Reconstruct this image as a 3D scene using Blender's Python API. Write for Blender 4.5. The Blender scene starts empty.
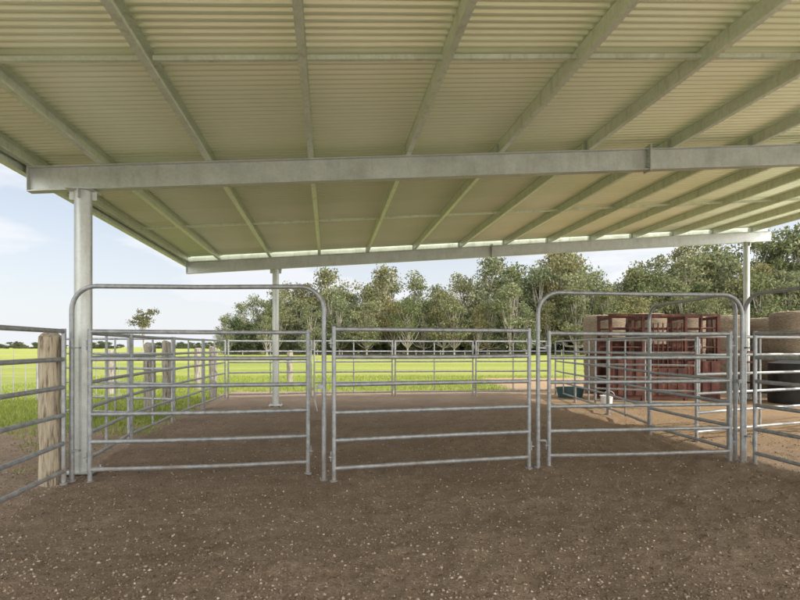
import bpy, math, random
import numpy as np
from mathutils import Vector, noise as mnoise
random.seed(7); rng=np.random.default_rng(7)
scene=bpy.context.scene
F=533.0; CAMH=1.57; HV=347.0
# ---------------------------------------------------------------- helpers
class MB:
    def __init__(s): s.v=[]; s.f=[]; s.m=[]
    def tube(s,pts,r,n=10,cap=True,oval=None,mat=0):
        pts=[Vector(p) for p in pts]; base=len(s.v)
        rs=r if isinstance(r,(list,tuple)) else [r]*len(pts)
        prev=None
        for i,p in enumerate(pts):
            if i==0: d=(pts[1]-p)
            elif i==len(pts)-1: d=(p-pts[i-1])
            else: d=(pts[i+1]-p).normalized()+(p-pts[i-1]).normalized()
            d.normalize()
            if prev is None:
                ref=Vector((0,0,1)) if abs(d.z)<0.9 else Vector((0,1,0))
                a=ref-d*ref.dot(d)
            else: a=prev-d*prev.dot(d)
            a.normalize(); b=d.cross(a); prev=a
            for k in range(n):
                t=2*math.pi*k/n
                ox=oval if oval else 1.0
                s.v.append(p+a*math.cos(t)*rs[i]*ox+b*math.sin(t)*rs[i])
        for i in range(len(pts)-1):
            for k in range(n):
                k2=(k+1)%n
                s.f.append((base+i*n+k,base+i*n+k2,base+(i+1)*n+k2,base+(i+1)*n+k)); s.m.append(mat)
        if cap:
            s.f.append(tuple(base+k for k in range(n))[::-1]); s.m.append(mat)
            e=base+(len(pts)-1)*n
            s.f.append(tuple(e+k for k in range(n))); s.m.append(mat)
    def hexa(s,c,mat=0):
        b=len(s.v); s.v+= [Vector(p) for p in c]
        for q in ((0,3,2,1),(4,5,6,7),(0,1,5,4),(1,2,6,5),(2,3,7,6),(3,0,4,7)):
            s.f.append(tuple(b+i for i in q)); s.m.append(mat)
    def box(s,cx,cy,z0,sx,sy,h,ang=0,mat=0):
        ca,sa=math.cos(ang),math.sin(ang); c=[]
        for z in (z0,z0+h):
            for x,y in ((-1,-1),(1,-1),(1,1),(-1,1)):
                X=x*sx/2;Y=y*sy/2
                c.append((cx+X*ca-Y*sa,cy+X*sa+Y*ca,z))
        s.hexa(c,mat)
    def obj(s,name,mats,parent=None,smooth=True,ang=40):
        me=bpy.data.meshes.new(name); me.from_pydata([tuple(v) for v in s.v],[],s.f)
        if not isinstance(mats,(list,tuple)): mats=[mats]
        for m in mats: me.materials.append(m)
        me.polygons.foreach_set('material_index',s.m)
        if smooth:
            me.polygons.foreach_set('use_smooth',[True]*len(me.polygons))
            try: me.set_sharp_from_angle(angle=math.radians(ang))
            except Exception: pass
        me.update()
        o=bpy.data.objects.new(name,me); scene.collection.objects.link(o)
        if parent: o.parent=parent
        return o
def empty(name):
    o=bpy.data.objects.new(name,None); scene.collection.objects.link(o); return o
def npmesh(name,V,Fc,mat,parent=None,smooth=False):
    me=bpy.data.meshes.new(name); V=np.asarray(V,dtype=np.float32); Fc=np.asarray(Fc,dtype=np.int32)
    k=Fc.shape[1]
    me.vertices.add(len(V)); me.vertices.foreach_set('co',V.ravel())
    me.loops.add(Fc.size); me.loops.foreach_set('vertex_index',Fc.ravel())
    me.polygons.add(len(Fc)); me.polygons.foreach_set('loop_start',np.arange(0,Fc.size,k,dtype=np.int32))
    me.polygons.foreach_set('loop_total',np.full(len(Fc),k,dtype=np.int32))
    if smooth: me.polygons.foreach_set('use_smooth',[True]*len(Fc))
    me.materials.append(mat); me.update(calc_edges=True)
    o=bpy.data.objects.new(name,me)
    scene.collection.objects.link(o)
    if parent: o.parent=parent
    return o
# ---------------------------------------------------------------- materials
def newmat(name):
    m=bpy.data.materials.new(name); m.use_nodes=True; nt=m.node_tree
    return m,nt,nt.nodes['Principled BSDF']
def N(nt,t,**kw):
    n=nt.nodes.new(t)
    for k,v in kw.items(): setattr(n,k,v)
    return n
def noise(nt,co,scale,detail=5,rough=.6):
    n=N(nt,'ShaderNodeTexNoise'); n.inputs['Scale'].default_value=scale
    n.inputs['Detail'].default_value=detail; n.inputs['Roughness'].default_value=rough
    nt.links.new(co,n.inputs['Vector']); return n.outputs['Fac']
def ramp(nt,fac,stops):
    r=N(nt,'ShaderNodeValToRGB'); e=r.color_ramp.elements
    while len(e)<len(stops): e.new(.5)
    for i,(p,c) in enumerate(stops):
        e[i].position=p; e[i].color=(c[0],c[1],c[2],1) if not isinstance(c,(int,float)) else (c,c,c,1)
    nt.links.new(fac,r.inputs['Fac']); return r.outputs['Color']
def mix(nt,f,a,b,mode='MIX'):
    m=N(nt,'ShaderNodeMix',data_type='RGBA',blend_type=mode)
    for s,v in ((m.inputs[0],f),(m.inputs[6],a),(m.inputs[7],b)):
        if isinstance(v,(int,float)): s.default_value=v
        elif isinstance(v,tuple): s.default_value=(*v,1)
        else: nt.links.new(v,s)
    return m.outputs[2]
def math_(nt,op,a,b=None,c=None,clamp=False):
    m=N(nt,'ShaderNodeMath',operation=op); m.use_clamp=clamp
    for i,v in enumerate((a,b,c)):
        if v is None: continue
        if isinstance(v,(int,float)): m.inputs[i].default_value=v
        else: nt.links.new(v,m.inputs[i])
    return m.outputs[0]
def bump(nt,h,bs,strength=.3,dist=.01):
    b=N(nt,'ShaderNodeBump'); b.inputs['Strength'].default_value=strength; b.inputs['Distance'].default_value=dist
    nt.links.new(h,b.inputs['Height']); nt.links.new(b.outputs[0],bs.inputs['Normal'])
def objco(nt): return N(nt,'ShaderNodeTexCoord').outputs['Object']
def mapping(nt,co,sc):
    m=N(nt,'ShaderNodeMapping'); m.inputs['Scale'].default_value=sc; nt.links.new(co,m.inputs['Vector']); return m.outputs[0]

def galv(name,c0,c1,metal,rough,dirt=True,sc=9):
    m,nt,b=newmat(name); co=objco(nt)
    n1=noise(nt,co,sc,4,.65)
    col=ramp(nt,n1,[(.3,c0),(.7,c1)])
    if dirt:
        sep=N(nt,'ShaderNodeSeparateXYZ'); nt.links.new(co,sep.inputs[0])
        n3=noise(nt,co,5,3,.7)
        f=math_(nt,'SUBTRACT',n3,math_(nt,'MULTIPLY',sep.outputs[2],.45))
        f=math_(nt,'MULTIPLY',math_(nt,'SUBTRACT',f,.3),3,clamp=True)
        f=math_(nt,'MULTIPLY',f,.75)
        col=mix(nt,f,col,(.22,.165,.115))
        nt.links.new(math_(nt,'SUBTRACT',metal,math_(nt,'MULTIPLY',f,metal)),b.inputs['Metallic'])
    else:
        b.inputs['Metallic'].default_value=metal
        vo=N(nt,'ShaderNodeTexVoronoi'); vo.inputs['Scale'].default_value=38; nt.links.new(co,vo.inputs['Vector'])
        vs=N(nt,'ShaderNodeSeparateColor'); nt.links.new(vo.outputs['Color'],vs.inputs[0])
        col=mix(nt,1,col,ramp(nt,vs.outputs[0],[(0,.90),(1,1.0)]),'MULTIPLY')
        st=noise(nt,mapping(nt,co,(6,6,1.2)),1.5,4,.7)
        col=mix(nt,ramp(nt,st,[(.52,0),(.72,.45)]),col,(.36,.32,.25))
    nt.links.new(col,b.inputs['Base Color'])
    nt.links.new(ramp(nt,n1,[(.3,rough-.08),(.7,rough+.12)]),b.inputs['Roughness'])
    return m
M_rail=galv('galvanised_rail',(.22,.23,.235),(.42,.43,.435),.45,.46,True,14)
M_steel=galv('galvanised_steel',(.47,.49,.455),(.62,.63,.60),.4,.40,False,3)
M_purlin=galv('galvanised_purlin',(.66,.71,.57),(.78,.82,.69),.4,.38,False,3)
# roof
RP=.095
M_roof,nt,b=newmat('zincalume_corrugated'); co=objco(nt)
rc=N(nt,'ShaderNodeVectorRotate'); rc.rotation_type='Z_AXIS'; rc.inputs['Angle'].default_value=-math.radians(7.7)
nt.links.new(co,rc.inputs['Vector']); co2=rc.outputs[0]
sep=N(nt,'ShaderNodeSeparateXYZ'); nt.links.new(co2,sep.inputs[0])
sheet=math_(nt,'FLOOR',math_(nt,'DIVIDE',sep.outputs[1],RP*8))
wn=N(nt,'ShaderNodeTexWhiteNoise',noise_dimensions='1D'); nt.links.new(sheet,wn.inputs['W'])
fr=math_(nt,'FRACT',math_(nt,'DIVIDE',sep.outputs[1],RP*8))
lap=math_(nt,'LESS_THAN',fr,.016)
n1=noise(nt,co,.7,2)
col=ramp(nt,n1,[(.3,(.83,.90,.62)),(.7,(.93,.97,.74))])  # yellow-green reflection of the grass tinted into the sheet colour
col=mix(nt,.4,col,ramp(nt,wn.outputs['Value'],[(0,(.76,.83,.57)),(1,(.96,.99,.80))]))
col=mix(nt,math_(nt,'MULTIPLY',lap,.6),col,(.2,.22,.15))
nt.links.new(col,b.inputs['Base Color']); b.inputs['Metallic'].default_value=.5
b.inputs['Roughness'].default_value=.27
# ground
def ground_mat():
    m,nt,b=newmat('ground'); co=objco(nt)
    a=N(nt,'ShaderNodeAttribute',attribute_name='dirt').outputs['Fac']
    st=N(nt,'ShaderNodeAttribute',attribute_name='straw').outputs['Fac']
    pale_bounce=N(nt,'ShaderNodeAttribute',attribute_name='pale_bounce').outputs['Fac']
    nb=noise(nt,co,.9,4,.65); nm=noise(nt,co,6,4,.7); nf=noise(nt,co,38,4,.78)
    d=ramp(nt,nm,[(.28,(.22,.155,.105)),(.5,(.38,.275,.19)),(.72,(.52,.395,.285))])
    d=mix(nt,.55,d,ramp(nt,nf,[(.3,(.13,.092,.063)),(.5,(.37,.27,.188)),(.66,(.62,.48,.355))]))
    d=mix(nt,ramp(nt,nb,[(.38,0),(.62,.55)]),d,(.24,.17,.115))
    vo=N(nt,'ShaderNodeTexVoronoi'); vo.inputs['Scale'].default_value=60; nt.links.new(co,vo.inputs['Vector'])
    vs=N(nt,'ShaderNodeSeparateColor'); nt.links.new(vo.outputs['Color'],vs.inputs[0])
    peb=math_(nt,'MULTIPLY',math_(nt,'LESS_THAN',vo.outputs['Distance'],.36),math_(nt,'GREATER_THAN',vs.outputs[0],.5))
    d=mix(nt,math_(nt,'MULTIPLY',peb,.55),d,ramp(nt,vs.outputs[1],[(0,(.13,.092,.062)),(.5,(.35,.26,.185)),(1,(.54,.43,.33))]))
    straw=ramp(nt,nf,[(.3,(.26,.165,.09)),(.6,(.55,.38,.22))])
    sf=math_(nt,'MULTIPLY',st,ramp(nt,nb,[(.35,.35),(.6,.95)]))
    d=mix(nt,sf,d,straw)
    d=mix(nt,pale_bounce,d,ramp(nt,nm,[(.3,(.60,.60,.52)),(.7,(.72,.71,.63))]))  # added bright ground, mostly unseen, for bounce light
    g=ramp(nt,nb,[(.25,(.15,.19,.035)),(.5,(.27,.32,.06)),(.75,(.38,.39,.09))])
    g=mix(nt,.5,g,ramp(nt,nm,[(.3,(.11,.155,.025)),(.7,(.35,.39,.08))]))
    g=mix(nt,.5,g,ramp(nt,noise(nt,mapping(nt,co,(.02,.12,1)),1,4,.7),[(.35,(.17,.23,.045)),(.65,(.45,.41,.14))]))
    e=math_(nt,'ADD',a,math_(nt,'MULTIPLY',math_(nt,'SUBTRACT',noise(nt,co,3,4,.75),.5),1.6))
    e=math_(nt,'MULTIPLY_ADD',e,4,.5,clamp=True)
    nt.links.new(mix(nt,e,g,d),b.inputs['Base Color']); b.inputs['Roughness'].default_value=.92
    b.inputs['Specular IOR Level'].default_value=.15
    bump(nt,nf,b,1,.055)
    return m
M_ground=ground_mat()
def simple(name,stops,scale,rough=.8,detail=4,sc=(1,1,1),metal=0,bs=.3,bd=.01):
    m,nt,b=newmat(name); co=objco(nt)
    n=noise(nt,mapping(nt,co,sc),scale,detail,.65)
    nt.links.new(ramp(nt,n,stops),b.inputs['Base Color']); b.inputs['Roughness'].default_value=rough
    b.inputs['Metallic'].default_value=metal
    if bs: bump(nt,n,b,bs,bd)
    return m
M_wood=simple('weathered_timber',[(.36,(.13,.10,.07)),(.47,(.38,.31,.215)),(.62,(.52,.44,.32))],9,.85,6,(4,4,.35),0,1,.03)
M_wood2=simple('old_grey_timber',[(.36,(.10,.085,.065)),(.48,(.28,.24,.19)),(.62,(.42,.37,.31))],9,.85,6,(4,4,.35),0,1,.03)
M_red=simple('rusty_red_oxide',[(.32,(.022,.012,.010)),(.45,(.075,.024,.018)),(.55,(.10,.032,.022)),(.68,(.19,.085,.045))],5,.85,7,(1,1,.6))
M_hay=simple('hay',[(.3,(.12,.085,.055)),(.5,(.27,.205,.14)),(.7,(.42,.34,.24))],14,.95,6,(1,1,5),0,1,.05)
M_teal=simple('teal_plastic',[(.3,(.03,.075,.08)),(.7,(.05,.11,.115))],4,.5,2,bs=0)
M_white=simple('white_plastic',[(.3,(.6,.6,.58)),(.7,(.8,.8,.78))],4,.4,2,bs=0)
M_black=simple('black_standin',[(.3,(.012,.012,.013)),(.7,(.03,.03,.032))],4,.5,2,bs=0)
M_wire=simple('fence_wire',[(.3,(.25,.25,.25)),(.7,(.4,.4,.4))],4,.5,2,metal=.4,bs=0)
M_bark=simple('eucalypt_bark',[(.3,(.16,.13,.10)),(.55,(.36,.32,.27)),(.75,(.55,.50,.44))],1.5,.9,3,(1,1,.25),bs=0)
def island_mat(name,stops,rough=.8,transl=0,clump=False):
    m,nt,b=newmat(name)
    g=N(nt,'ShaderNodeNewGeometry').outputs['Random Per Island']
    c=ramp(nt,g,stops)
    if clump:
        oi=N(nt,'ShaderNodeObjectInfo').outputs['Random']
        c=mix(nt,1,c,ramp(nt,oi,[(0,(.62,.70,.60)),(.35,(1,1,1)),(.7,(.80,.88,.92)),(1,(1.0,.86,.74))]),'MULTIPLY')
    b2=N(nt,'ShaderNodeBsdfDiffuse'); nt.links.new(c,b2.inputs['Color'])
    out=b2.outputs[0]
    if transl:
        t=N(nt,'ShaderNodeBsdfTranslucent'); nt.links.new(c,t.inputs['Color'])
        ms=N(nt,'ShaderNodeMixShader'); ms.inputs[0].default_value=transl
        nt.links.new(out,ms.inputs[1]); nt.links.new(t.outputs[0],ms.inputs[2]); out=ms.outputs[0]
    nt.links.new(out,nt.nodes['Material Output'].inputs['Surface'])
    nt.nodes.remove(b)
    return m
M_leaf=island_mat('eucalypt_leaves',[(0,(.10,.115,.06)),(.5,(.20,.215,.11)),(.85,(.31,.31,.17)),(1,(.40,.35,.21))],.6,.3,True)
M_leafd=island_mat('dark_leaves',[(0,(.07,.085,.048)),(1,(.19,.20,.11))],.6,.3,True)
M_grass=island_mat('grass_blades',[(0,(.14,.19,.03)),(.6,(.27,.33,.065)),(1,(.42,.42,.14))],.7,.35)
M_peb=island_mat('pebbles',[(0,(.12,.085,.06)),(.6,(.30,.22,.155)),(.92,(.42,.33,.25)),(1,(.56,.47,.38))],.85)
# ---------------------------------------------------------------- ground
def Bc(t,D): return (-4.525+.991*t-.134*D, 6.52+.134*t+.991*D)
def toB(x,y):
    x=x+4.525; y=y-6.52
    return x*.991+y*.134, -x*.134+y*.991
def sdf(x,y):
    t,D=toB(x,y)
    left=t-.25+.5*np.clip((D-1)/6,0,1)*.4
    mud=np.minimum(np.minimum(10.5-y,x+15),2)*.22-.02      # trampled area outside left
    left=np.maximum(left,np.minimum(mud,.22))
    rear=18.9-y
    rear=np.maximum(rear, np.minimum(27-y,(x-4.0)*1.2))
    return np.clip(np.minimum(left,rear),-1,1)
def axis(parts):
    return np.concatenate([np.arange(a,b,s) for a,b,s in parts])
xs=np.concatenate([[-3000,-1500,-700,-300,-120,-60],axis([(-35,-8,.6),(-8,-5,.075),(-5,5,.045),(5,8,.075),(8,30,.4)]),[30,45,80,160,400,900,1800,3000]])
ys=np.concatenate([[-600,-200,-60,-20,-8],axis([(-4,2.6,.5),(2.6,6,.04),(6,12,.07),(12,30,.2),(30,60,2)]),[60,80,110,150,220,350,600,1200,2500,4500]])
X,Y=np.meshgrid(xs,ys); Z=np.zeros_like(X)
dirt=sdf(X,Y)
def gz(x,y):
    return .030*mnoise.noise(Vector((x*1.3,y*1.3,0)))+.020*mnoise.noise(Vector((x*5,y*5,3))) if (-9<x<9 and 2<y<14) else 0
for (j,i),_ in np.ndenumerate(X):
    x,y=X[j,i],Y[j,i]
    if -9<x<9 and 2<y<14:
        Z[j,i]=gz(x,y)+.018*mnoise.noise(Vector((x*11,y*11,7)))+.009*mnoise.noise(Vector((x*24,y*24,9)))
ny,nx=X.shape
idx=np.arange(nx*ny).reshape(ny,nx)
Fq=np.stack([idx[:-1,:-1],idx[:-1,1:],idx[1:,1:],idx[1:,:-1]],-1).reshape(-1,4)
g=npmesh('ground',np.stack([X,Y,Z],-1).reshape(-1,3),Fq,M_ground,smooth=True)
at=g.data.attributes.new('dirt','FLOAT','POINT'); at.data.foreach_set('value',dirt.astype(np.float32).ravel())
straw=np.clip((X-2.5)/2.5,0,1)*np.clip((Y-7.5)/2,0,1)
at=g.data.attributes.new('straw','FLOAT','POINT'); at.data.foreach_set('value',straw.astype(np.float32).ravel())
pale_bounce=np.clip(np.maximum((-.5-Y)/2,(X-11)/3),0,1)  # pale ground added behind camera and far right to bounce sun onto roof
at=g.data.attributes.new('pale_bounce','FLOAT','POINT'); at.data.foreach_set('value',pale_bounce.astype(np.float32).ravel())
# pebbles
def pebbles(name,n,area,smin,smax):
    base=np.array([(1,0,0),(0,1,0),(-1,0,0),(0,-1,0),(0,0,.7),(0,0,-.7)],float)
    fc=np.array([(0,1,4),(1,2,4),(2,3,4),(3,0,4),(1,0,5),(2,1,5),(3,2,5),(0,3,5)])
    x0,x1,y0,y1=area
    y=1/(rng.uniform(1/y1,1/y0,n)); x=rng.uniform(x0,x1,n)
    s=smin+(smax-smin)*rng.random(n)**3.5; a=rng.uniform(0,6.28,n)
    P=base[None]*rng.uniform(.6,1.3,(n,6,1))*s[:,None,None]
    c,sn=np.cos(a)[:,None],np.sin(a)[:,None]
    V=np.stack([P[...,0]*c-P[...,1]*sn*.7,P[...,0]*sn+P[...,1]*c*.7,P[...,2]],-1)
    z=np.array([gz(xx,yy)+.018*mnoise.noise(Vector((xx*11,yy*11,7))) for xx,yy in zip(x,y)])
    V+=np.stack([x,y,z+s*.15],-1)[:,None]
    keep=sdf(x,y)>.1; V=V[keep]; n=len(V)
    npmesh(name,V.reshape(-1,3),(fc[None]+np.arange(n)[:,None,None]*6).reshape(-1,3),M_peb,smooth=False)
pebbles('gravel',75000,(-7,7,2.7,14),.004,.019)
# grass blades
def blades(n,area,h0,h1,cond):
    x0,x1,y0,y1=area
    x=rng.uniform(x0,x1,n); y=rng.uniform(y0,y1,n); k=cond(x,y); x=x[k];y=y[k]; n=len(x)
    h=rng.uniform(h0,h1,n); a=rng.uniform(0,6.28,n); w=.006+.008*rng.random(n); l=rng.uniform(-.6,.6,(n,2))*h[:,None]
    p0=np.stack([x-np.cos(a)*w,y-np.sin(a)*w,np.full(n,-.01)],-1)
    p1=np.stack([x+np.cos(a)*w,y+np.sin(a)*w,np.full(n,-.01)],-1)
    p2=np.stack([x+l[:,0],y+l[:,1],h],-1)
    return np.stack([p0,p1,p2],1)
lo=lambda x,y:(sdf(x,y)+rng.uniform(-.4,.15,x.shape))<0
def patchy(x,y):
    nn=np.array([mnoise.noise(Vector((a*.9,b*.9,1))) for a,b in zip(x,y)])
    return (sdf(x,y)<.3)&(nn>.18)
A=[blades(45000,(-16,9,18,29),.04,.11,lo),blades(32000,(-14,-4.2,9.5,19),.03,.11,lo),blades(9000,(-14,-4.5,4,11),.02,.08,patchy)]
V=np.concatenate(A).reshape(-1,3)
npmesh('grass',V,np.arange(len(V)).reshape(-1,3),M_grass)
# ---------------------------------------------------------------- shed
shed=empty('steel_shed')
def BT(t): return 3.76+.077*t
def P(t,D,z): x,y=Bc(t,D); return (x,y,z)
def slab(mb,t0,t1,D0,D1,zo0,zo1,mat=0):
    mb.hexa([P(t0,D0,BT(t0)+zo0),P(t1,D0,BT(t1)+zo0),P(t1,D1,BT(t1)+zo0),P(t0,D1,BT(t0)+zo0),
             P(t0,D0,BT(t0)+zo1),P(t1,D0,BT(t1)+zo1),P(t1,D1,BT(t1)+zo1),P(t0,D1,BT(t0)+zo1)],mat)
TR=16.9
DB=[-7.1,0,7.33]
PH=.15
# sheeting (trapezoidal-edged corrugation)
nseg=10; D0,D1=-7.35,7.33+.22
nw=int((D1-D0)/RP); Ds=D0+np.arange(nw*nseg+1)*RP/nseg
AMP=.0155
zz=AMP*np.tanh(1.9*np.cos(2*np.pi*np.arange(len(Ds))/nseg))/np.tanh(1.9)
ts=np.linspace(-.12,TR,12); V=[];
for t in ts:
    for D,z in zip(Ds,zz):
        x,y=Bc(t,D); V.append((x,y,BT(t)+PH+AMP+.002+z))
m=len(Ds); idx=np.arange(len(ts)*m).reshape(len(ts),m)
Fq=np.stack([idx[:-1,:-1],idx[1:,:-1],idx[1:,1:],idx[:-1,1:]],-1).reshape(-1,4)
npmesh('roof_sheeting',V,Fq,M_roof,shed,True)
# purlins (C sections)
mb=MB(); th=.004; fl=.065
pt=[.80+1.28*k for k in range(-0,14)]+[.0]
for t in pt:
    if t>TR: continue
    a,b_=D0+.1,D1-.08
    slab(mb,t-th/2,t+th/2,a,b_,.002,PH)              # web
    slab(mb,t+th/2,t+fl,a,b_,.002,.002+th)           # bottom flange
    slab(mb,t+th/2,t+fl,a,b_,PH-th,PH-.0005)         # top flange
    slab(mb,t+fl-th,t+fl,a,b_,.002+th,.024)       # lip
mb.obj('purlins',M_purlin,shed,smooth=False)
# eave purlin + barge
mb=MB()
slab(mb,-.07,-.065,D0,D1,-.10,PH); slab(mb,-.065,-.0,D0,D1,-.10,-.096)
mb.obj('eave_purlin',M_purlin,shed,smooth=False)
mb=MB()
slab(mb,-.12,TR,D1+.002,D1+.006,-.03,PH+.05); slab(mb,-.12,TR,D1-.14,D1+.002,-.03,-.026)
mb.obj('barge_flashing',M_purlin,shed,smooth=False)
# bridging
mb=MB()
for Dbr in (-2.35,3.7):
    for i in range(12):
        t0=.80+1.28*i
        slab(mb,t0+fl+.004,t0+1.28-.004,Dbr,Dbr+.045,.055,.059); slab(mb,t0+fl+.004,t0+1.28-.004,Dbr,Dbr+.004,.059,.095)
    slab(mb,.066,.79,Dbr,Dbr+.045,.055,.095)
mb.obj('bridging',M_purlin,shed,smooth=False)
# rafters I-beam
mb=MB(); BH=.30; fw=.13
for D in DB:
    slab(mb,0,TR-.1,D-fw/2,D+fw/2,-.012,0)
    slab(mb,0,TR-.1,D-fw/2,D+fw/2,-BH,-BH+.012)
    slab(mb,0,TR-.1,D-.004,D+.004,-BH+.012,-.012)
    slab(mb,-.008,-.001,D-fw/2,D+fw/2,-BH,0)         # end plate
    for t in pt:
        if t>.5: slab(mb,t-.013,t-.005,D-.04,D+.04,.001,.13) # cleat
        if t>.5:
            for zo in (.04,.10): mb.tube([P(t-.022,D-.018,BT(t)+zo),P(t-.0135,D-.018,BT(t)+zo)],.011,6)
    # splice / stiffeners
    for t in (8.12,):
        slab(mb,t,t+.012,D-fw/2-.02,D+fw/2+.02,-BH-.02,.05)
        slab(mb,t+.014,t+.026,D-fw/2-.02,D+fw/2+.02,-BH-.02,.05)
        for zo in (-.26,-.19,-.1,-.03):
            mb.tube([P(t-.02,D-.05,BT(t)+zo),P(t+.046,D-.05,BT(t)+zo)],.012,6)
mb.obj('rafter_beams',M_steel,shed,smooth=False)
# columns
def column(t,D,r):
    mb=MB(); x,y=Bc(t,D); top=BT(t)-BH
    mb.tube([(x,y,-.1),(x,y,top-.014)],r,28)
    mb.box(x,y,top-.014,.30,.30,.012,.134)
    mb.box(x,y,.03,.34,.34,.016,.134)
    for a in range(4):
        an=.134+a*math.pi/2
        mb.box(x+math.cos(an)*(r+.03),y+math.sin(an)*(r+.03),top-.12,.06,.01,.105,an)
        bx,by=x+math.cos(an+.785)*.2,y+math.sin(an+.785)*.2
        mb.tube([(bx,by,.0),(bx,by,.08)],.012,6)
    mb.obj('column',M_steel,shed)
column(.61,0,.100); column(16.1,0,.1); column(2.245,7.33,.085); column(16.0,7.33,.085); column(.61,-7.1,.1); column(16.1,-7.1,.1)
# ---------------------------------------------------------------- cattle panels
RZ=[1.75,1.43,1.11,.79,.47,.15]
def panel(name,a,b,h=1.75,rails=RZ,mids=(),r=.021,pr=.025,droop=0):
    mb=MB(); a=Vector((*a,0)); b=Vector((*b,0)); L=(b-a).length; d=(b-a)/L
    sc=h/1.75
    for p in (a,b):
        mb.tube([p+Vector((0,0,-.03)),p+Vector((0,0,h+.03))],pr,12)
        mb.tube([p+Vector((0,0,-.03)),p+Vector((0,0,.018))],pr+.022,10)
    for i,z in enumerate(rails):
        w=random.uniform(-.008,.008)
        sag=Vector((-d.y,d.x,0))*random.uniform(-.02,.02)*(i>0)
        mb.tube([a+Vector((0,0,z*sc)),a+(b-a)*.3+Vector((0,0,z*sc+w*.8))+sag*.8,a+(b-a)*.6+Vector((0,0,z*sc+w))+sag,b+Vector((0,0,z*sc))],r,12,oval=1.2)
    for m_ in mids:
        p=a+(b-a)*m_+Vector((-d.y,d.x,0))*.028
        mb.tube([p+Vector((0,0,rails[-1]*sc-.03)),p+Vector((0,0,h+.01))],.019,8)
    for p,s_ in ((a,-1),(b,1)):   # pin lugs
        for z in (.28,1.58):
            q=p+d*s_*.035; mb.box(q.x,q.y,z*sc,.05,.05,.012,math.atan2(d.y,d.x))
            mb.tube([q+Vector((0,0,z*sc-.05)),q+Vector((0,0,z*sc+.07))],.008,6)
    return mb.obj(name,M_rail)
def arch(name,a,b,h=2.28,r=.027):
    mb=MB(); a=Vector((*a,0)); b=Vector((*b,0)); d=(b-a).normalized(); R=.28
    pts=[a+Vector((0,0,-.03)),a+Vector((0,0,h*.5)),a+Vector((0,0,h-R))]
    for k in range(1,9):
        t=k/8*math.pi/2; pts.append(a+d*R*(1-math.cos(t))+Vector((0,0,h-R+R*math.sin(t))))
    pts.append((a+b)/2+Vector((0,0,h-.008)))
    for k in range(0,9):
        t=(1-k/8)*math.pi/2; pts.append(b-d*R*(1-math.cos(t))+Vector((0,0,h-R+R*math.sin(t))))
    pts+= [b+Vector((0,0,h*.5)),b+Vector((0,0,-.03))]
    mb.tube(pts,r,12)
    for p in (a,b): mb.tube([p+Vector((0,0,-.03)),p+Vector((0,0,.018))],.05,10)
    for z in (.35,1.55):
        q=a+d*.05; mb.box(q.x,q.y,z,.09,.05,.02,math.atan2(d.y,d.x))
    q=b-d*.04; mb.box(q.x,q.y,1.08,.07,.06,.05,math.atan2(d.y,d.x))
    mb.tube([q+Vector((-.03,-.05,1.1)),q+Vector((-.06,-.06,.95)),q+Vector((-.03,-.05,.82))],.007,6) # chain
    return mb.obj(name,M_rail)
def uv(u,v=None,y=None):
    if y is None: y=CAMH*F/(v-HV)
    return ((u-400)/F*y,y)
# front line
A0=uv(72,y=6.22); A1=uv(324,y=6.28)
arch('arched_gateway',A0,A1,2.28)
panel('cattle_gate',uv(90,y=6.17),uv(308,y=6.6),1.75)
panel('cattle_panel',uv(334,y=6.22),uv(529,y=6.88),1.78)
A2=uv(538,y=6.92); A3=uv(742,y=7.25)
arch('arched_gateway',A2,A3,2.28)
panel('cattle_gate',uv(549,y=6.98),uv(730,y=7.28),1.75)
# perpendicular arch & right pen side
B0=(4.64,7.38); B1=uv(649,y=9.8)
arch('arched_gateway',B0,B1,2.32)
panel('cattle_gate',(4.62,7.5),(4.50,9.6),1.75)
panel('cattle_panel',(4.62,9.9),(4.85,12.4),1.75,mids=(.5,))
panel('cattle_panel',(4.86,12.5),(4.93,15.0),1.75,mids=(.5,))
panel('cattle_panel',(4.95,15.1),(5.1,17.5),1.75,mids=(.5,))
# right front line toward camera
arch('arched_gateway',(4.70,7.28),(5.0,4.6),2.28)
panel('cattle_gate',(4.76,7.15),(5.02,4.75),1.75)
panel('cattle_panel',(5.03,4.5),(5.2,1.9),1.75)
# extra right races behind
panel('cattle_panel',(4.95,8.9),(8.0,10.2),1.75,mids=(.5,))
panel('cattle_panel',(8.1,10.25),(11.2,11.4),1.75,mids=(.5,))
panel('cattle_panel',(5.2,14.2),(7.4,13.2),1.75,mids=(.5,))
# left fence toward camera
panel('cattle_panel',uv(64,y=6.1),(-3.50,3.7),1.75)
panel('cattle_panel',(-3.49,3.6),(-3.3,1.2),1.75)
# pen left side
L=[(-3.93,6.55),(-4.40,8.7),(-4.72,11.1),(-4.98,13.5),(-5.20,15.9)]
for i in range(4):
    a,b_=L[i],L[i+1]
    panel('cattle_panel',(a[0],a[1]+.05),(b_[0],b_[1]-.05),1.75,mids=(.5,))
# rear fence
R=[(-5.2,16.0),(-2.7,16.5),(-.2,16.9),(2.4,17.2),(5.0,17.6)]
for i in range(4):
    panel('cattle_panel',(R[i][0]+.05,R[i][1]),(R[i+1][0]-.05,R[i+1][1]),1.75,mids=(.5,))
panel('cattle_panel',(-4.75,11.2),(-7.6,12.0),1.75,mids=(.5,))
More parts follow.
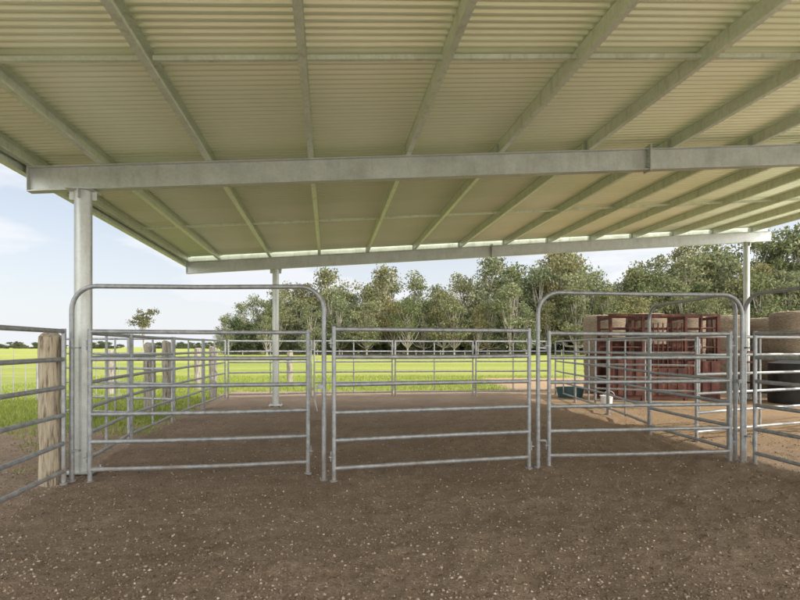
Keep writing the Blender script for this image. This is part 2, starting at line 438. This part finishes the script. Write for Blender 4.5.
# ---------------------------------------------------------------- timber posts
def tpost(x,y,h,r,mat=M_wood2,lean=0):
    mb=MB(); n=10; pts=[];rs=[]
    for i in range(n+1):
        z=-.15+(h+.15)*i/n; pts.append((x+lean*z+random.uniform(-.008,.008),y+random.uniform(-.008,.008),z)); rs.append(r*random.uniform(.94,1.05))
    pts.append((x+lean*h,y,h+.02)); rs.append(r*.82)
    mb.tube(pts,rs,18)
    ph=random.uniform(0,50)
    for v in mb.v:
        dx,dy=v.x-x-lean*v.z,v.y-y; a=math.atan2(dy,dx)
        k=1+.10*mnoise.noise(Vector((math.cos(a)*1.6+ph,math.sin(a)*1.6,v.z*.5)))
        v.x=x+lean*v.z+dx*k; v.y=y+dy*k
        if v.z>h-.02: v.z+=.03*mnoise.noise(Vector((dx*9+ph,dy*9,0)))
    return mb.obj('timber_post',mat)
tpost(-4.02,6.12,1.70,.115,M_wood)
tpost(-6.05,12.9,1.62,.13); tpost(-6.25,14.3,1.70,.12); tpost(-5.75,16.4,1.55,.12); tpost(-6.75,11.2,1.55,.11,lean=.02)
tpost(-4.55,22,1.4,.12); tpost(-7.4,19.5,1.5,.12); tpost(-9.5,17.5,1.45,.11)
# wire fence left
mb=MB()
W=[(-16,14.2),(-13,15.0),(-10.6,15.6),(-8.2,16.2)]
for i in range(3):
    a=Vector((*W[i],0)); b_=Vector((*W[i+1],0))
    for z in (.15,.35,.55,.75,.95,1.15): mb.tube([a+Vector((0,0,z)),b_+Vector((0,0,z))],.004,5)
    for k in range(8):
        p=a+(b_-a)*k/8; mb.tube([p,p+Vector((0,0,1.2))],.012 if k else .035,6)
mb.obj('wire_fence',M_wire)
mb=MB()
p0=Vector((-60,62,0)); p1=Vector((55,66,0)); 
for k in range(40):
    p=p0+(p1-p0)*k/39; mb.tube([p,p+Vector((0,0,1.2+random.uniform(-.08,.08)))],.05,6)
for z in (.4,.75,1.1): mb.tube([p0+Vector((0,0,z)),p1+Vector((0,0,z))],.008,5)
mb.obj('paddock_fence',M_wood2)
# ---------------------------------------------------------------- cattle crush
def crush():
    mb=MB(); x0,x1=6.15,9.3; y0,y1=15.6,16.5; H=2.38
    for x in (x0,x0+.95,x0+1.15,x0+2.2,x1):
        for y in (y0,y1): mb.box(x,y,0,.08,.08,H)
        mb.box(x,(y0+y1)/2,H+.002,.08,y1-y0+.08,.08)
    for y in (y0,y1):
        mb.box((x0+x1)/2,y,.06,x1-x0-.09,.06,.09); mb.box((x0+x1)/2,y,H+.085,x1-x0+.1,.07,.07)
        for z in (1.0,1.28,1.56,1.84,2.12):
            mb.tube([(x0,y,z),(x1,y,z)],.024,8)
    # sheeted sides with pressed stiffeners
    mb.box(x0+.475,y0-.045,.16,.86,.006,1.15); mb.box(x0+1.68,y0-.045,.16,.96,.006,.8); mb.box(x1-.47,y0-.045,.16,.86,.006,1.0)
    for (cx_,w_,h_) in ((x0+.475,.86,1.15),(x0+1.68,.96,.8),(x1-.47,.86,1.0)):
        for fx in (-.3,0,.3): mb.box(cx_+fx*w_,y0-.062,.18,.04,.024,h_-.04)
    mb.box(x0+1.68,y1+.045,.16,1.0,.006,1.5); mb.box(x1-.47,y1+.045,.16,.86,.006,1.6); mb.box(x0+.475,y1+.045,.16,.86,.006,1.6)
    # split side gate
    for k in range(7): mb.box(x0+1.25+.14*k,y0-.02,.97,.03,.03,1.3)
    # head bail
    for y in (y0+.33,y0+.57): mb.tube([(x1+.02,y,.1),(x1+.05,y+(.06 if y>y0+.4 else -.06),1.2),(x1+.02,y,H)],.03,8)
    # slide gate sheet and lever
    mb.box(x0+1.05,(y0+y1)/2,.2,.012,.7,1.9)
    mb.tube([(x0+2.2,y0-.06,1.1),(x0+2.5,y0-.2,1.9),(x0+2.55,y0-.22,2.5)],.02,8)
    for x in (x0+.2,x1-.2): mb.box(x,y0-.1,0,.3,.2,.03)
    o=mb.obj('cattle_crush',M_red,smooth=True,ang=30)
    mb=MB()
    for k in range(5):
        mb.box(x1+.6+.0*k,y0+.1,.2+.3*k,1.1,.05,.05)
    for x in (x1+.08,x1+1.12): mb.box(x,y0+.1,0,.06,.06,1.75)
    mb.obj('red_yard_gate',M_red,smooth=False)
crush()
# hay bales (round bales stood on end, stacked two high)
def bale(x,y,z,r,h):
    mb=MB(); nn=40; rings=14
    ph=random.uniform(0,9); pts=[]; 
    prof=[(0,0),(.8,0),(.95,.02),(1,.08)]+[(1+.012*math.sin(i*2.1+ph),.08+.84*i/rings) for i in range(1,rings)]+[(1,.92),(.95,.98),(.8,1),(0,1)]
    for (pr,pz) in prof:
        for k in range(nn):
            t=2*math.pi*k/nn; rr=r*pr*(1+.03*mnoise.noise(Vector((math.cos(t)*2+ph,math.sin(t)*2,pz*3)))+.008*random.uniform(-1,1))
            mb.v.append(Vector((x+rr*math.cos(t),y+rr*math.sin(t),z+h*pz+.015*random.random())))
    for i in range(len(prof)-1):
        for k in range(nn):
            k2=(k+1)%nn; mb.f.append((i*nn+k,i*nn+k2,(i+1)*nn+k2,(i+1)*nn+k)); mb.m.append(0)
    mb.obj('hay_bale',M_hay)
bx=7.0
for i in range(7):
    jx=random.uniform(-.05,.05); hh=random.uniform(1.28,1.4)
    bale(bx+i*1.42+jx,18.3+.06*i,0,.69,hh)
    bale(bx+i*1.42+jx+random.uniform(-.08,.08),18.3+.06*i,hh,.68,random.uniform(1.25,1.36))
bale(12.3,16.6,0,.7,1.35); bale(12.35,16.65,1.36,.69,1.3); bale(13.8,16.9,0,.7,1.3); bale(13.8,16.9,1.3,.7,1.3)
# trough, bucket, dark drum
def tub(name,x,y,r0,r1,h,mat,ribs=0,sx=1.0,lid=False):
    mb=MB(); nn=32
    prof=[(0,0),(r0,0)]
    for i in range(1,9):
        t=i/8; prof.append((r0+(r1-r0)*t+(.012 if ribs and i%2 else 0),h*t))
    prof+=[(r1+.02,h),(r1+.02,h+.02),(r1-.02,h+.02)]
    prof+=([(r1*.5,h+.12),(.12,h+.2),(.12,h+.26),(0,h+.26)] if lid else [(r0-.03,.05),(0,.05)])
    for pr,pz in prof:
        for k in range(nn):
            t=2*math.pi*k/nn; mb.v.append(Vector((x+pr*math.cos(t)*sx,y+pr*math.sin(t),pz)))
    for i in range(len(prof)-1):
        for k in range(nn):
            k2=(k+1)%nn; mb.f.append((i*nn+k,i*nn+k2,(i+1)*nn+k2,(i+1)*nn+k)); mb.m.append(0)
    return mb
tub('t',5.30,16.6,.26,.31,.30,M_teal,sx=1.4).obj('water_trough',M_teal)
mb=tub('b',5.25,13.55,.12,.15,.32,M_white)
mb.tube([(5.25+.15*math.cos(t),13.4,.32+.15*math.sin(t)) for t in np.linspace(0,math.pi,9)],.006,6)
mb.obj('bucket',M_white)
tub('k',11.3,14.9,.85,.85,1.1,M_black,ribs=1,lid=True).obj('dark_drum',M_black)  # made-up black drum standing in for a dark shadow
# ---------------------------------------------------------------- trees
def tree_mesh(seed,h,spread,nclump,nleaf,ls,mat,crown0=.35,cm=1.0,trunk=True):
    r=random.Random(seed); rg=np.random.default_rng(seed)
    mb=MB(); lean=Vector((r.uniform(-.06,.06),r.uniform(-.06,.06),0))
    tp=[];rs=[]
    th=h*.72
    for i in range(8):
        t=i/7; tp.append(Vector((lean.x*h*t+.25*math.sin(t*4+seed),lean.y*h*t,th*t-.3*(i==0)))); rs.append(h*.015*(1-.8*t)+.03)
    if trunk: mb.tube(tp,rs,8)
    cl=[]
    for i in range(nclump):
        t=r.uniform(crown0,1.0) if crown0>0 else r.random()
        base=tp[min(7,int(max(.2,t-.25)*7))]
        a=r.uniform(0,6.28); w=spread*(1-.45*((t-crown0)/(1-crown0)))*r.uniform(.25,1)
        c=Vector((tp[5].x+math.cos(a)*w,tp[5].y+math.sin(a)*w,h*(t*.88+.04)))
        cl.append((c,r.uniform(.05,.11)*h*cm))
        mid=(base+c)/2+Vector((0,0,-.05*h))
        if trunk: mb.tube([base,mid,c],[h*.006+.02,h*.004+.015,.015],5,cap=False)
    C=[];
    for c,cr in cl:
        k=int(nleaf*(cr/(.1*h*cm))**2)
        d=rg.normal(size=(k,3)); d/=np.linalg.norm(d,axis=1)[:,None]
        rad=cr*rg.random(k)**.45
        p=d*rad[:,None]*np.array([1.15,1.15,.72]); p+=rg.normal(size=(k,3))*cr*.2
        p[:,2]-=np.abs(rg.normal(size=k))*cr*.15
        C.append(p+np.array(c))
    C=np.concatenate(C); C[:,2]=np.abs(C[:,2]); k=len(C)
    u=rg.normal(size=(k,3)); u[:,2]-=.6; u/=np.linalg.norm(u,axis=1)[:,None]
    w=rg.normal(size=(k,3)); w-=u*(u*w).sum(1)[:,None]; w/=np.linalg.norm(w,axis=1)[:,None]
    s=ls*rg.uniform(.5,1.3,k)[:,None]
    Q=np.stack([C-u*s,C-w*s*.5,C+u*s,C+w*s*.5],1).reshape(-1,3)
    nv=len(mb.v); nf=len(mb.f)
    me=bpy.data.meshes.new('eucalyptus')
    faces=mb.f+[tuple(x) for x in (np.arange(4*k).reshape(-1,4)+nv).tolist()]
    me.from_pydata([tuple(v) for v in mb.v]+Q.tolist(),[],faces)
    me.materials.append(M_bark); me.materials.append(mat)
    mi=[0]*nf+[1]*k; me.polygons.foreach_set('material_index',mi); me.update()
    return me
meshes=[tree_mesh(10+i,16,4.6+.6*(i%3),28+5*(i%4),165,.26,M_leaf,.12+.11*(i%3)) for i in range(9)]
bush=[tree_mesh(40+i,8,5.5,22,330,.34,M_leafd,0,cm=2.0,trunk=False) for i in range(3)]
def place(me,x,y,s,par,sz=1.0):
    o=bpy.data.objects.new('tree',me); scene.collection.objects.link(o); o.location=(x,y,0)
    o.rotation_euler=(0,0,random.uniform(0,6.28)); o.scale=(s,s,s*sz); o.parent=par
line=empty('eucalyptus_tree_line')
prof_u=[150,228,260,340,400,430,480,550,620,680,740,800,900,1100]
prof_v=[338,306,290,276,278,282,262,254,257,248,242,228,224,235]
for row,(y0,k,dens) in enumerate(((104,.72,4.4),(114,.93,4.0),(126,1.03,4.2))):
    x=(232-400)/F*y0
    while x<(900-400)/F*y0:
        u=400+x/y0*F; v=np.interp(u,prof_u,prof_v)
        y=y0+random.uniform(-4,4)
        h=(CAMH+(HV-v)/F*y)*k*random.uniform(.66,1.12)
        place(random.choice(meshes),x+random.uniform(-1.5,1.5),y,h/15.6*random.uniform(.9,1.1),line,random.uniform(.92,1.1))
        x+=dens*random.uniform(.4,1.6)
for yy,st in ((112,3.6),(124,4.5)):
    x=-34
    while x<115:
        place(random.choice(bush),x,yy+random.uniform(-4,4),random.uniform(.35,.85),line,random.uniform(.8,1.2)); x+=st*random.uniform(.7,1.3)
far=empty('distant_trees')
x=-560
while x<-60:
    place(random.choice(bush),x,520+random.uniform(-50,50),random.uniform(.8,1.5),far,.6); x+=random.uniform(5,14)
lone=bpy.data.objects.new('eucalyptus_tree',tree_mesh(77,13,5.2,17,120,.28,M_leafd,.62)); scene.collection.objects.link(lone)
lone.location=uv(143,y=150)+(0,)
# ---------------------------------------------------------------- world / sun
hx,hy=.965,-.26
az=math.atan2(hx,hy); el=math.radians(33)
dv=Vector((math.sin(az)*math.cos(el),math.cos(az)*math.cos(el),math.sin(el)))
w=bpy.data.worlds.new('World'); scene.world=w; w.use_nodes=True; nt=w.node_tree
bg=nt.nodes['Background']
sky=N(nt,'ShaderNodeTexSky'); sky.sky_type='NISHITA'; sky.sun_disc=False; sky.sun_elevation=el; sky.sun_rotation=az
sky.air_density=1.0; sky.dust_density=1.5
tc=N(nt,'ShaderNodeTexCoord').outputs['Generated']
cn=noise(nt,mapping(nt,tc,(1,1,3.5)),1.9,5,.58)
sp=N(nt,'ShaderNodeSeparateXYZ'); nt.links.new(tc,sp.inputs[0])
haze=ramp(nt,sp.outputs[2],[(0,.95),(.12,.68),(.45,.2)])
cf=ramp(nt,cn,[(.40,0),(.58,.92)])
f=math_(nt,'MAXIMUM',cf,haze)
# clouds boosted behind camera as added fill for the shed; softer grey-blue ahead
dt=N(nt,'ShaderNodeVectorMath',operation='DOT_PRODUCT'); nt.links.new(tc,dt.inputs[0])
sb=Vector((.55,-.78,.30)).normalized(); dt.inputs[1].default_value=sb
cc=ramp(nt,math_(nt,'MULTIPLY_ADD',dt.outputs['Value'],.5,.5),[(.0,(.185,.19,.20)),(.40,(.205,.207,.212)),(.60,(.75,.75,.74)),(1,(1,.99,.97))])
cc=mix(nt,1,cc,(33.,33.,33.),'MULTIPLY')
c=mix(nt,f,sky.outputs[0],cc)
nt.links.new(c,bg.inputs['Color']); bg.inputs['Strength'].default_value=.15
sd=bpy.data.lights.new('sun','SUN'); sd.energy=5; sd.angle=math.radians(.6); sd.color=(1,.94,.84)
so=bpy.data.objects.new('sun',sd); scene.collection.objects.link(so)
so.rotation_euler=dv.to_track_quat('Z','Y').to_euler(); so.location=(20,-10,20)
# ---------------------------------------------------------------- camera
cd=bpy.data.cameras.new('camera'); cam=bpy.data.objects.new('camera',cd); scene.collection.objects.link(cam)
cam.location=(0,0,CAMH); cam.rotation_euler=(math.radians(90),0,0)
cd.sensor_width=36; cd.lens=24; cd.shift_y=47/800; cd.clip_end=8000; cd.clip_start=.05
scene.camera=cam
scene.view_settings.view_transform='Standard'; scene.view_settings.look='None'; scene.view_settings.exposure=0
